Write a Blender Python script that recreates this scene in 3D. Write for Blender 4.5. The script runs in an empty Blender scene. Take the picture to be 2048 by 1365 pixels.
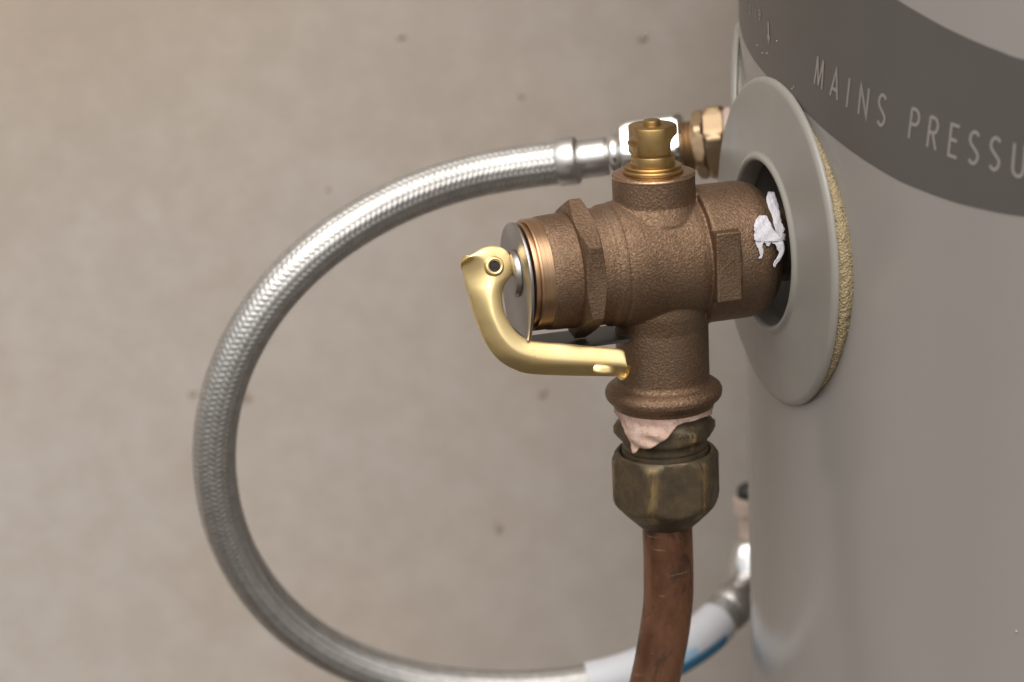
import bpy, bmesh, math, random
import numpy as np
from mathutils import Vector, Matrix
from math import radians as rad, sin, cos, pi, sqrt

# ------------------------------------------------------------------ scene, camera, light
S = bpy.context.scene
COL = S.collection
S.view_settings.view_transform = 'Standard'
S.view_settings.look = 'None'
S.view_settings.gamma = 1.0
S.view_settings.exposure = 0.55
S.cycles.max_bounces = 8
S.cycles.use_denoising = True

ZOFF = 1200.0                     # height of the relief valve above the ground, mm; the scene is laid out in mm round the valve
MM = 0.001
def W(p): return Vector((p[0] * MM, p[1] * MM, (p[2] + ZOFF) * MM))

PITCH, ROLL, TURN, FPX, DIST = rad(16.5), rad(2.7), rad(16.0), 5000.0, 728.0
F = Vector((cos(PITCH) * sin(TURN), cos(PITCH) * cos(TURN), -sin(PITCH)))
R0 = Vector((cos(TURN), -sin(TURN), 0)); U0 = R0.cross(F)
RT = cos(ROLL) * R0 - sin(ROLL) * U0
UP = cos(ROLL) * U0 + sin(ROLL) * R0
CAMP = Vector((-235.59, -665.04, 185.86))
cam = bpy.data.cameras.new('camera'); co = bpy.data.objects.new('camera', cam); COL.objects.link(co)
m = Matrix((RT, UP, -F)).transposed().to_4x4(); m.translation = W(CAMP); co.matrix_world = m
cam.sensor_fit = 'HORIZONTAL'; cam.sensor_width = 36.0; cam.lens = FPX / 2048 * 36
cam.clip_start = 0.02; cam.clip_end = 500
cam.dof.use_dof = True; cam.dof.focus_distance = 0.714; cam.dof.aperture_fstop = 10.0
S.camera = co

SUN_EL, SUN_AZ = rad(60), rad(203)         # azimuth clockwise from +Y: behind the camera, over its left shoulder
wd = bpy.data.worlds.new('World'); S.world = wd; wd.use_nodes = True
nt = wd.node_tree
sky = nt.nodes.new('ShaderNodeTexSky'); sky.sky_type = 'NISHITA'; sky.sun_disc = False
sky.sun_elevation = SUN_EL; sky.sun_rotation = SUN_AZ; sky.air_density = 1.0; sky.dust_density = 6.0; sky.ozone_density = 0.6
hs = nt.nodes.new('ShaderNodeHueSaturation'); hs.inputs['Saturation'].default_value = 0.22     # a grey, overcast sky
nt.links.new(sky.outputs[0], hs.inputs['Color'])
nt.links.new(hs.outputs[0], nt.nodes['Background'].inputs['Color'])
nt.nodes['Background'].inputs['Strength'].default_value = 0.1
sl = bpy.data.lights.new('sun', 'SUN'); sl.energy = 1.3; sl.angle = rad(74); sl.color = (1.0, 0.95, 0.87)
so = bpy.data.objects.new('sun', sl); COL.objects.link(so)
sd = Vector((sin(SUN_AZ) * cos(SUN_EL), cos(SUN_AZ) * cos(SUN_EL), sin(SUN_EL)))
so.rotation_euler = sd.to_track_quat('Z', 'Y').to_euler(); so.location = (0, 0, 6)

# ------------------------------------------------------------------ helpers
def base_mesh(V, Fc, name='mesh'):
    me = bpy.data.meshes.new(name)
    V = np.asarray(V, float)
    if isinstance(Fc, np.ndarray):
        n, k = Fc.shape
        me.vertices.add(len(V)); me.vertices.foreach_set('co', V.astype(np.float32).ravel())
        me.loops.add(n * k); me.loops.foreach_set('vertex_index', Fc.astype(np.int32).ravel())
        me.polygons.add(n); me.polygons.foreach_set('loop_start', np.arange(0, n * k, k, dtype=np.int32))
        me.update(calc_edges=True); me.validate()
    else:
        me.from_pydata(V.tolist(), [], [list(map(int, f)) for f in Fc]); me.update()
    return me

def link(name, me, mats, parent=None, smooth=35):
    """me holds scene millimetres; it becomes one object in metres, under parent (an Empty or a mesh object)."""
    origin = parent['_o'] if parent else (0, 0, 0)
    n = len(me.vertices); a = np.empty(n * 3, np.float32); me.vertices.foreach_get('co', a); a = a.reshape(-1, 3)
    if parent: a = (a - np.array(origin, np.float32)) * MM
    else: a = a * MM + np.array([0, 0, ZOFF * MM], np.float32)
    me.vertices.foreach_set('co', a.astype(np.float32).ravel()); me.update()
    if mats is not None:
        me.materials.clear()
        for mt in (mats if isinstance(mats, (list, tuple)) else [mats]): me.materials.append(mt)
    if smooth is not None:
        me.polygons.foreach_set('use_smooth', np.ones(len(me.polygons), bool))
        if smooth < 180: me.set_sharp_from_angle(angle=rad(smooth))
    o = bpy.data.objects.new(name, me); COL.objects.link(o)
    if parent: o.parent = parent
    o['_o'] = list(origin)
    return o

def thing(name, loc, label, cat, group=None):
    o = bpy.data.objects.new(name, None); COL.objects.link(o)
    o.location = W(loc); o.empty_display_size = .02
    o['_o'] = list(loc); o['label'] = label; o['category'] = cat
    if group: o['group'] = group
    return o

def tag(o, label, cat, group=None):
    o['label'] = label; o['category'] = cat
    if group: o['group'] = group
    return o

def grid_faces(nu, nv, wrap=True, off=0):
    i = np.arange(nu - 1)[:, None]; j = np.arange(nv if wrap else nv - 1)[None, :]; j2 = (j + 1) % nv
    return (off + np.stack([i * nv + j, i * nv + j2, (i + 1) * nv + j2, (i + 1) * nv + j], -1)).reshape(-1, 4)

def frame(axis):
    a = Vector(axis).normalized()
    h = Vector((0, 0, 1)) if abs(a.z) < .9 else Vector((0, -1, 0))
    b = (h - a * h.dot(a)).normalized(); c = a.cross(b)
    return np.array(a), np.array(b), np.array(c)

def lathe(prof, o=(0, 0, 0), axis=(0, 0, 1), n=96, hexes=(), ph=0.0, caps=True, jit=None):
    """prof: (distance along axis, radius). hexes: (from, to, apothem) clips that stretch to a hexagon."""
    a, b, c = frame(axis); o = np.array(o, float)
    th = np.linspace(0, 2 * pi, n, endpoint=False)
    V = []
    for (t, r) in prof:
        rr = np.full(n, float(r))
        for (h0, h1, ap) in hexes:
            if h0 <= t <= h1:
                rel = (th - ph + pi / 6) % (pi / 3) - pi / 6      # 0 at the middle of a flat
                rr = np.minimum(rr, ap / np.cos(rel))
        V.append(o + a * t + np.outer(np.cos(th) * rr, b) + np.outer(np.sin(th) * rr, c))
    V = np.concatenate(V); k = len(prof)
    Fc = [tuple(f) for f in grid_faces(k, n)]
    if caps:
        Fc.append(tuple(range(n - 1, -1, -1))); Fc.append(tuple((k - 1) * n + i for i in range(n)))
    return V, Fc

def fix(me):
    bm = bmesh.new(); bm.from_mesh(me); bmesh.ops.recalc_face_normals(bm, faces=bm.faces); bm.to_mesh(me); bm.free()
    return me

def lmesh(*a, **k): return fix(base_mesh(*lathe(*a, **k)))

def prof_dense(pts, step):
    out = []
    for (a, b) in zip(pts[:-1], pts[1:]):
        d = sqrt((a[0] - b[0]) ** 2 + (a[1] - b[1]) ** 2); k = max(1, int(d / step))
        for i in range(k): out.append((a[0] + (b[0] - a[0]) * i / k, a[1] + (b[1] - a[1]) * i / k))
    out.append(pts[-1]); return out

def joined(parts):
    V = []; Fc = []; n = 0
    for v, f in parts:
        V.append(np.asarray(v, float)); Fc += [tuple(int(i) + n for i in q) for q in f]; n += len(v)
    return np.concatenate(V), Fc

def boxvf(lo, hi):
    x0, y0, z0 = lo; x1, y1, z1 = hi
    V = [(x0, y0, z0), (x1, y0, z0), (x1, y1, z0), (x0, y1, z0), (x0, y0, z1), (x1, y0, z1), (x1, y1, z1), (x0, y1, z1)]
    return np.array(V, float), [(3, 2, 1, 0), (4, 5, 6, 7), (0, 1, 5, 4), (1, 2, 6, 5), (2, 3, 7, 6), (3, 0, 4, 7)]

def evaluated(me, mods):
    """Run modifiers on a temporary object (in mm) and return the new mesh."""
    t = bpy.data.objects.new('temporary', me); COL.objects.link(t); extra = []
    for kind, props in mods:
        md = t.modifiers.new(kind, kind)
        for k, v in props.items():
            if isinstance(v, bpy.types.Mesh):
                v2 = bpy.data.objects.new('cutter', v); COL.objects.link(v2); extra.append(v2); v = v2
            setattr(md, k, v)
    dg = bpy.context.evaluated_depsgraph_get(); dg.update()
    r = bpy.data.meshes.new_from_object(t.evaluated_get(dg))
    for x in [t] + extra: bpy.data.objects.remove(x)
    return r

def catmull(P, n):
    P = np.asarray(P, float); Q = np.vstack([2 * P[0] - P[1], P, 2 * P[-1] - P[-2]])
    seg = len(P) - 1; out = []
    for t in np.linspace(0, seg, n):
        i = min(int(t), seg - 1); u = t - i; a, b, c, d = Q[i:i + 4]
        out.append(.5 * (2 * b + (c - a) * u + (2 * a - 5 * b + 4 * c - d) * u * u + (3 * b - a - 3 * c + d) * u ** 3))
    return np.array(out)

def even(P, step):
    d = np.r_[0, np.cumsum(np.linalg.norm(np.diff(P, axis=0), axis=1))]; k = max(2, int(d[-1] / step) + 1)
    t = np.linspace(0, d[-1], k); return np.stack([np.interp(t, d, P[:, i]) for i in range(3)], -1), t

def transport(P, up=(0, 0, 1)):
    T = np.gradient(P, axis=0); T /= np.linalg.norm(T, axis=1)[:, None]
    B = np.zeros_like(P); b = np.array(up, float); b -= T[0] * (b @ T[0]); b /= np.linalg.norm(b)
    for i in range(len(P)):
        b = b - T[i] * (b @ T[i]); b /= np.linalg.norm(b); B[i] = b
    return T, B, np.cross(T, B)

def sweep(P, r, n=48, up=(0, 0, 1), th=None, caps=False):
    T, B, N = transport(P, up); wrap = th is None
    th = np.linspace(0, 2 * pi, n, endpoint=False) if th is None else th
    r = np.broadcast_to(np.asarray(r, float).reshape(-1, 1) if np.ndim(r) == 1 else np.asarray(r, float), (len(P), len(th)))
    V = P[:, None, :] + (np.cos(th) * r)[..., None] * B[:, None, :] + (np.sin(th) * r)[..., None] * N[:, None, :]
    Fc = grid_faces(len(P), len(th), wrap)
    if caps:
        Fc = [tuple(f) for f in Fc] + [tuple(range(n - 1, -1, -1)), tuple((len(P) - 1) * n + i for i in range(n))]
    return V.reshape(-1, 3), Fc

# ------------------------------------------------------------------ materials
class Mat:
    def __init__(s, name, color=(.5, .5, .5), metal=0.0, rough=.5, spec=.5, coat=0):
        s.m = bpy.data.materials.new(name); s.m.use_nodes = True; s.t = s.m.node_tree
        s.b = s.t.nodes['Principled BSDF']; s.set(color, metal, rough)
        s.b.inputs['Specular IOR Level'].default_value = spec
        if coat: s.b.inputs['Coat Weight'].default_value = coat; s.b.inputs['Coat Roughness'].default_value = .15
        s.tc = s.t.nodes.new('ShaderNodeTexCoord'); s.h = None
    def set(s, c, me, r):
        s.b.inputs['Base Color'].default_value = (*c, 1); s.b.inputs['Metallic'].default_value = me; s.b.inputs['Roughness'].default_value = r
    def coord(s, scale=(1, 1, 1)):
        mp = s.t.nodes.new('ShaderNodeMapping'); mp.inputs['Scale'].default_value = scale
        s.t.links.new(s.tc.outputs['Object'], mp.inputs['Vector']); return mp.outputs[0]
    def noise(s, scale, detail=4, rough=.55, stretch=(1, 1, 1), dist=0):
        n = s.t.nodes.new('ShaderNodeTexNoise'); n.inputs['Scale'].default_value = scale; n.inputs['Detail'].default_value = detail
        n.inputs['Roughness'].default_value = rough; n.inputs['Distortion'].default_value = dist
        s.t.links.new(s.coord(stretch), n.inputs['Vector']); return n.outputs['Fac']
    def voro(s, scale, feature='F1', stretch=(1, 1, 1)):
        n = s.t.nodes.new('ShaderNodeTexVoronoi'); n.feature = feature; n.inputs['Scale'].default_value = scale
        s.t.links.new(s.coord(stretch), n.inputs['Vector']); return n.outputs['Distance']
    def ramp(s, fac, stops):
        r = s.t.nodes.new('ShaderNodeValToRGB'); e = r.color_ramp.elements
        while len(e) < len(stops): e.new(.5)
        for k, (p, c) in enumerate(stops):
            e[k].position = p; e[k].color = (*c, 1) if np.ndim(c) else (c, c, c, 1)
        s.t.links.new(fac, r.inputs[0]); return r.outputs[0]
    def mix(s, fac, a, b, mode='MIX'):
        n = s.t.nodes.new('ShaderNodeMix'); n.data_type = 'RGBA'; n.blend_type = mode
        for sock, v in ((n.inputs[0], fac), (n.inputs[6], a), (n.inputs[7], b)):
            if isinstance(v, bpy.types.NodeSocket): s.t.links.new(v, sock)
            elif np.ndim(v): sock.default_value = (*v, 1)
            else: sock.default_value = v if sock == n.inputs[0] else (v, v, v, 1)
        return n.outputs[2]
    def math(s, op, a, b=0.0):
        n = s.t.nodes.new('ShaderNodeMath'); n.operation = op
        for i, v in enumerate((a, b)):
            if isinstance(v, bpy.types.NodeSocket): s.t.links.new(v, n.inputs[i])
            else: n.inputs[i].default_value = v
        return n.outputs[0]
    def attr(s, name):
        n = s.t.nodes.new('ShaderNodeAttribute'); n.attribute_name = name; return n.outputs['Fac']
    def color(s, sock): s.t.links.new(sock, s.b.inputs['Base Color']); return s
    def rough(s, sock): s.t.links.new(sock, s.b.inputs['Roughness']); return s
    def metal(s, sock): s.t.links.new(sock, s.b.inputs['Metallic']); return s
    def bump(s, sock, dist, strength=1.0):
        n = s.t.nodes.new('ShaderNodeBump'); n.inputs['Distance'].default_value = dist; n.inputs['Strength'].default_value = strength
        s.t.links.new(sock, n.inputs['Height'])
        if s.h: s.t.links.new(s.h, n.inputs['Normal'])
        s.h = n.outputs[0]; s.t.links.new(s.h, s.b.inputs['Normal']); return s

# cast bronze: sandy skin, brown, a little oxidised
M_cast = Mat('cast_bronze', (.25, .155, .10), .88, .45, .4)
g1 = M_cast.noise(1450, 5, .65); g2 = M_cast.noise(45, 4, .6); g3 = M_cast.noise(160, 3, .5)
cc = M_cast.ramp(g2, [(.3, (.125, .072, .042)), (.5, (.185, .114, .070)), (.72, (.24, .163, .108))])
cc = M_cast.mix(M_cast.ramp(g1, [(.44, 0.0), (.75, .5)]), cc, (.42, .30, .205))
cc = M_cast.mix(M_cast.ramp(g3, [(.62, 0.0), (.8, .5)]), cc, (.125, .11, .092))
cc = M_cast.mix(M_cast.ramp(M_cast.noise(22, 5, .65), [(.55, 0.0), (.7, .5)]), cc, (.105, .075, .05))
cc = M_cast.mix(M_cast.ramp(M_cast.noise(75, 5, .7, (1, 1, .7)), [(.66, 0.0), (.74, .6)]), cc, (.155, .165, .15))
M_cast.color(cc).rough(M_cast.ramp(g1, [(.3, .56), (.7, .38)]))
M_cast.bump(g1, .00038, .9).bump(g3, .0005, .25)

M_copring = Mat('machined_bronze', (.55, .34, .20), 1, .3)
f1 = M_copring.noise(60, 3, .6, (40, 1, 1)); M_copring.color(M_copring.ramp(f1, [(.3, (.38, .225, .125)), (.7, (.54, .355, .22))])).rough(M_copring.ramp(f1, [(.3, .36), (.7, .26)]))
M_copring.bump(M_copring.noise(90, 2, .6, (30, .6, .6)), .00008, .5)

M_brass = Mat('polished_brass', (.93, .76, .40), 1, .3)
b1 = M_brass.noise(70, 5, .6); b2 = M_brass.noise(900, 3, .6)
bc = M_brass.ramp(b1, [(.35, (.88, .66, .30)), (.65, (.94, .75, .40))])
bc = M_brass.mix(M_brass.ramp(M_brass.noise(230, 6, .7), [(.63, 0.0), (.72, .55)]), bc, (.42, .33, .2))
M_brass.color(bc).rough(M_brass.ramp(b1, [(.3, .40), (.7, .30)]))
M_brass.bump(b2, .00004, .25)

M_oldbrass = Mat('machined_brass', (.60, .42, .17), 1, .33)
b1 = M_oldbrass.noise(120, 5, .65); M_oldbrass.color(M_oldbrass.ramp(b1, [(.3, (.30, .185, .07)), (.55, (.44, .29, .115)), (.75, (.53, .365, .19))]))
M_oldbrass.rough(M_oldbrass.ramp(b1, [(.3, .45), (.7, .28)])).bump(M_oldbrass.noise(500, 3, .6, (.2, .2, 3)), .00006, .4)

M_olive = Mat('dirty_brass', (.11, .085, .05), .55, .5)
o1 = M_olive.noise(140, 6, .7); o2 = M_olive.noise(420, 4, .6, (1, 1, .3))
oc = M_olive.ramp(o1, [(.3, (.055, .042, .027)), (.55, (.105, .077, .045)), (.75, (.155, .112, .06))])
wear = M_olive.math('MULTIPLY', M_olive.attr('wear'), M_olive.ramp(o2, [(.42, 0.0), (.6, 1.0)]))
M_olive.color(M_olive.mix(wear, oc, (.30, .205, .085))).rough(M_olive.ramp(o1, [(.3, .6), (.7, .42)]))
M_olive.bump(o1, .0003, .4)

M_pale = Mat('dull_brass', (.44, .32, .20), 1, .48)
M_pale.bump(M_pale.noise(200, 4, .6), .0002, .4)
M_steel = Mat('brushed_steel', (.36, .34, .33), 1, .34)
M_steel.bump(M_steel.noise(300, 2, .5, (1, .15, .15)), .00003, .4)
M_shadesteel = Mat('shaded_steel', (.10, .095, .09), .8, .42)  # darker copy of the steel: the barrel's dark reflection is in its colour
M_chrome = Mat('chromed_brass', (.78, .77, .75), 1, .18)
M_ferrule = Mat('stainless_ferrule', (.60, .585, .57), 1, .36)
M_ferrule.bump(M_ferrule.noise(120, 3, .5), .0001, .3)
M_braid = Mat('stainless_braid', (.60, .595, .58), 1, .48)
d1 = M_braid.noise(300, 3, .6); M_braid.color(M_braid.ramp(d1, [(.3, (.44, .43, .41)), (.7, (.58, .57, .55))]))

M_copper = Mat('weathered_copper', (.33, .15, .075), .85, .36)
p1 = M_copper.noise(55, 6, .65, (1, 1, .55)); p2 = M_copper.noise(75, 6, .7, (1.2, 1.2, .6), .6); p3 = M_copper.noise(600, 4, .6, (1, 1, .25))
pc = M_copper.ramp(p1, [(.32, (.17, .08, .047)), (.5, (.30, .148, .085)), (.68, (.43, .25, .165))])
pc = M_copper.mix(M_copper.ramp(p2, [(.53, 0.0), (.60, .8)]), pc, (.075, .052, .042))
pc = M_copper.mix(M_copper.ramp(M_copper.noise(38, 6, .7), [(.62, 0.0), (.74, .55)]), pc, (.38, .27, .17))
p4 = M_copper.noise(60, 3, .6, (1, 1, 9)); p5 = M_copper.noise(40, 3, .5)
pc = M_copper.mix(M_copper.math('MULTIPLY', M_copper.ramp(p4, [(.64, 0.0), (.70, .8)]), M_copper.ramp(p5, [(.52, 0.0), (.6, 1.0)])), pc, (.55, .38, .28))
M_copper.color(pc).rough(M_copper.ramp(p2, [(.35, .27), (.65, .5)])).bump(p3, .0001, .4)

M_tank = Mat('painted_tank_steel', (.27, .25, .232), 0, .22, .5)
t1 = M_tank.noise(9, 4, .6); t2 = M_tank.noise(900, 2, .5); t3 = M_tank.noise(26, 5, .65, (1, 1, .25)); M_tank.rough(M_tank.ramp(t3, [(.3, .19), (.7, .26)]))
M_tank.color(M_tank.ramp(t1, [(.3, (.280, .260, .239)), (.7, (.302, .279, .257))])).bump(t2, .00003, .3)
M_band = Mat('dark_grey_print', (.083, .076, .068), 0, .36, .4)
t1 = M_band.noise(12, 4, .6); M_band.color(M_band.ramp(t1, [(.3, (.090, .083, .075)), (.7, (.102, .094, .085))])).bump(M_band.noise(900, 2, .5), .00003, .3)
M_letter = Mat('light_grey_print', (.27, .245, .22), 0, .4, .4)
M_plastic = Mat('grey_plastic', (.305, .285, .25), 0, .3, .5)
t1 = M_plastic.noise(30, 4, .6); M_plastic.color(M_plastic.ramp(t1, [(.3, (.258, .241, .214)), (.7, (.284, .266, .237))]))
M_plastic.rough(M_plastic.ramp(M_plastic.noise(80, 4, .6), [(.3, .40), (.7, .32)])).bump(M_plastic.noise(500, 2, .5), .00002, .15)
M_recess = Mat('hole_shade_black', (.012, .011, .011), 0, .7)  # near black: the shade inside the holes is put into the colour
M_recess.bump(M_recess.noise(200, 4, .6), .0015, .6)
M_foam = Mat('yellow_foam', (.55, .42, .20), 0, .85, .2)
v1 = M_foam.voro(1500); v2 = M_foam.noise(500, 4, .6)
M_foam.color(M_foam.mix(M_foam.ramp(v1, [(.1, 0.0), (.38, 1.0)]), (.52, .435, .285), (.33, .26, .15))).bump(v1, .0006, .8)
M_ptfe = Mat('white_thread_tape', (.56, .54, .575), 0, .5, .4)
M_ptfe.b.inputs['Subsurface Weight'].default_value = .15; M_ptfe.b.inputs['Subsurface Radius'].default_value = (.001, .001, .001)
M_ptfe.bump(M_ptfe.noise(700, 6, .7, dist=1.0), .0004, .7)
M_pink = Mat('pink_thread_tape', (.52, .385, .325), 0, .55, .35)
q = M_pink.noise(220, 5, .65); M_pink.color(M_pink.ramp(q, [(.3, (.47, .33, .27)), (.55, (.54, .405, .345)), (.75, (.60, .50, .46))]))
pk = M_pink.ramp(M_pink.noise(150, 3, .6, dist=1.6), [(.475, 0.0), (.5, .7), (.525, 0.0)])  # dark fold lines: crease shade painted into the tape colour
M_pink.color(M_pink.mix(pk, M_pink.ramp(q, [(.3, (.43, .275, .205)), (.55, (.50, .35, .285)), (.75, (.55, .43, .38))]), (.26, .18, .15)))
M_pink.bump(M_pink.noise(260, 5, .65, dist=1.5), .0007, .6)
M_label = Mat('white_label', (.60, .61, .64), 0, .38)
M_blue = Mat('blue_print', (.04, .22, .40), 0, .38)
M_blue2 = Mat('pale_blue_print', (.36, .55, .72), 0, .38)
M_black = Mat('black_plastic', (.02, .02, .02), 0, .45)
M_gasket = Mat('pale_gasket', (.55, .43, .36), 0, .5)
M_speck = Mat('white_paint_fleck', (.45, .44, .41), 0, .6)

M_wall = Mat('concrete_render', (.40, .355, .32), 0, .85, .25)
w1 = M_wall.noise(2.2, 3, .5); w2 = M_wall.noise(11, 5, .6); w3 = M_wall.noise(160, 4, .6); w4 = M_wall.noise(30, 4, .6)
wc = M_wall.ramp(w1, [(.32, (.440, .362, .290)), (.5, (.440, .387, .343)), (.66, (.435, .394, .358))])
wc = M_wall.mix(M_wall.ramp(w2, [(.35, .35), (.5, 0.0)]), wc, (.385, .315, .25))
wc = M_wall.mix(M_wall.ramp(w2, [(.56, 0.0), (.75, .3)]), wc, (.475, .43, .395))
wc = M_wall.mix(M_wall.ramp(w4, [(.62, 0.0), (.75, .25)]), wc, (.33, .27, .22))
w5 = M_wall.noise(62, 5, .7)
wc = M_wall.mix(M_wall.ramp(w5, [(.42, .33), (.54, 0.0)]), wc, (.38, .325, .275))
wc = M_wall.mix(M_wall.ramp(w5, [(.55, 0.0), (.68, .3)]), wc, (.50, .455, .41))
M_wall.color(wc).bump(w3, .0012, .15)
M_pit = Mat('wall_fleck_brown', (.335, .28, .23), 0, .9, .2)
M_ground = Mat('concrete_paving', (.33, .30, .27), 0, .85, .25)
w1 = M_ground.noise(1.5, 5, .6); M_ground.color(M_ground.ramp(w1, [(.3, (.17, .16, .145)), (.7, (.22, .205, .19))])).bump(M_ground.noise(120, 4, .6), .002, .3)

random.seed(4); rng = np.random.default_rng(4)

# ------------------------------------------------------------------ ground, wall, tank
gz = -ZOFF
me = base_mesh([(-150000, -150000, gz), (150000, -150000, gz), (150000, 150000, gz), (-150000, 150000, gz)], [(0, 1, 2, 3)])
ground = link('ground', me, M_ground.m, None, None); ground['kind'] = 'structure'
M_dkstrip = Mat('bounce_cut_dark', (.05, .042, .034), 0, .95, .2)
w1 = M_dkstrip.noise(9, 6, .65); M_dkstrip.color(M_dkstrip.ramp(w1, [(.3, (.035, .029, .023)), (.7, (.075, .062, .05))])).bump(M_dkstrip.noise(60, 5, .7), .01, .6)

Fh = np.array([sin(TURN), cos(TURN), 0]); Rh = np.array([Fh[1], -Fh[0], 0]); WALL = 275.0
def wallp(a, z, out=0.0): return Fh * (WALL - out) + Rh * a + np.array([0, 0, z])
V = [wallp(a, gz + 4, o_) for a, o_ in ((-6000, 0), (6000, 0), (6000, 1500), (-6000, 1500))]
dkstrip = link('added_dark_strip', fix(base_mesh(V, [(0, 1, 2, 3)])), M_dkstrip.m, None, None); dkstrip['kind'] = 'structure'  # unseen strip, added to darken the light bounced up under the valve
wall = thing('concrete_wall', wallp(0, gz), 'mottled beige grey concrete wall behind the tank and the hose', 'wall')
V = []
for d in (0, -160):
    for a, z in ((-4000, gz), (4000, gz), (4000, 1500), (-4000, 1500)): V.append(wallp(a, z, d))
me = fix(base_mesh(V, [(0, 1, 2, 3), (7, 6, 5, 4), (0, 4, 5, 1), (1, 5, 6, 2), (2, 6, 7, 3), (3, 7, 4, 0)]))
link('wall_face', me, M_wall.m, wall, None)
for (px, pz, pr) in ((-81, 23, 1.6), (14, 18, 1.9), (-35, -3, 1.2), (-114, -37, 1.0), (-154, -122, 2.9), (-175, -120, 1.8), (-31.5, -127, 2.1), (-52.5, -185, 2.2)):
    k = 22; th = np.linspace(0, 2 * pi, k, endpoint=False)
    V = [wallp(px, pz, .5)]
    for f, o_ in ((.55, .4), (1.0, .05)):
        rr = pr * f * (1 + .22 * np.sin(2 * th + px) + .14 * np.sin(5 * th + pz))
        V += [wallp(px + r * cos(t), pz + 1.15 * r * sin(t), o_) for r, t in zip(rr, th)]
    Fc = [(0, 1 + (i + 1) % k, 1 + i) for i in range(k)] + [(1 + i, 1 + (i + 1) % k, 1 + k + (i + 1) % k, 1 + k + i) for i in range(k)]
    link('brown_fleck', base_mesh(V, Fc), M_pit.m, wall)  # small irregular fleck, browner than the wall

TX, TY, TR = 237.427, -12.21, 200.0
tank = thing('water_tank', (TX, TY, gz), 'grey cylindrical hot water tank with dark curved band lettered MAINS PRESSURE', 'water tank')
def onT(s, z, out=0.0):
    a = s / TR; return (TX - (TR + out) * cos(a), TY - (TR + out) * sin(a), z)
# shell: closed cylinder with domed lid; two pipe ports cut into it
prof = [(gz, TR - 12), (gz + 12, TR - 3), (gz + 40, TR)] + [(z, TR) for z in (-600, -300, -150, 0, 150, 300)] + [(318, TR + 4), (340, TR + 4), (352, TR - 6), (366, TR - 60), (374, TR - 140), (376, 20)]
shell = lmesh(prof, (TX, TY, 0), (0, 0, 1), 360)
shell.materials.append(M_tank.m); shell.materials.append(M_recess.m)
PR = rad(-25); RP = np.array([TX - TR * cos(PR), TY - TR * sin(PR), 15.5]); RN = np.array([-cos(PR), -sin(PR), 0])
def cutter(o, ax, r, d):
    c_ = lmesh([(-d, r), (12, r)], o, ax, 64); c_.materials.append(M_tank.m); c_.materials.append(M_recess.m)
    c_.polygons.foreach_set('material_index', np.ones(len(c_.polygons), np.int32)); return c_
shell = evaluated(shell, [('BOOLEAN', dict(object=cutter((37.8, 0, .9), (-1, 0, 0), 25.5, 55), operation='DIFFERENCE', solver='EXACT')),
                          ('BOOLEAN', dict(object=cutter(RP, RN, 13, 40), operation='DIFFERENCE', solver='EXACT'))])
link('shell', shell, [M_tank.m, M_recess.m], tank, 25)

# printed band: a thin sheet that follows the curve of the tank
lowp = [(-200, 75), (-120, 64), (-66, 56.9), (-50, 54.2), (-27, 50.5), (-9.6, 48.2), (7, 45.0), (22, 40.8), (35, 37.4), (46.3, 34.7), (56.7, 32.5), (66.3, 31.2), (75.2, 30.2), (83.7, 29.7), (99, 29.5), (130, 31), (180, 38), (240, 50)]
uppp = [(-200, 170), (-120, 160), (-66, 135), (-27, 114), (7, 98.5), (35, 87.5), (55.8, 80.9), (66.2, 77.7), (75, 75.1), (83.3, 73.0), (91.2, 71.2), (99, 69.7), (130, 66), (180, 66), (240, 72)]
lp = catmull([(a, b, 0) for a, b in lowp], 400); up_ = catmull([(a, b, 0) for a, b in uppp], 400)
sg = np.linspace(-195, 235, 260)
zl = np.interp(sg, lp[:, 0], lp[:, 1]); zu = np.interp(sg, up_[:, 0], up_[:, 1])
V = [onT(s, a + (b - a) * k / 4, .14) for s, a, b in zip(sg, zl, zu) for k in range(5)]
band = link('printed_band', fix(base_mesh(V, [tuple(f) for f in grid_faces(len(sg), 5, False)])), M_band.m, tank, 180)

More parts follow.
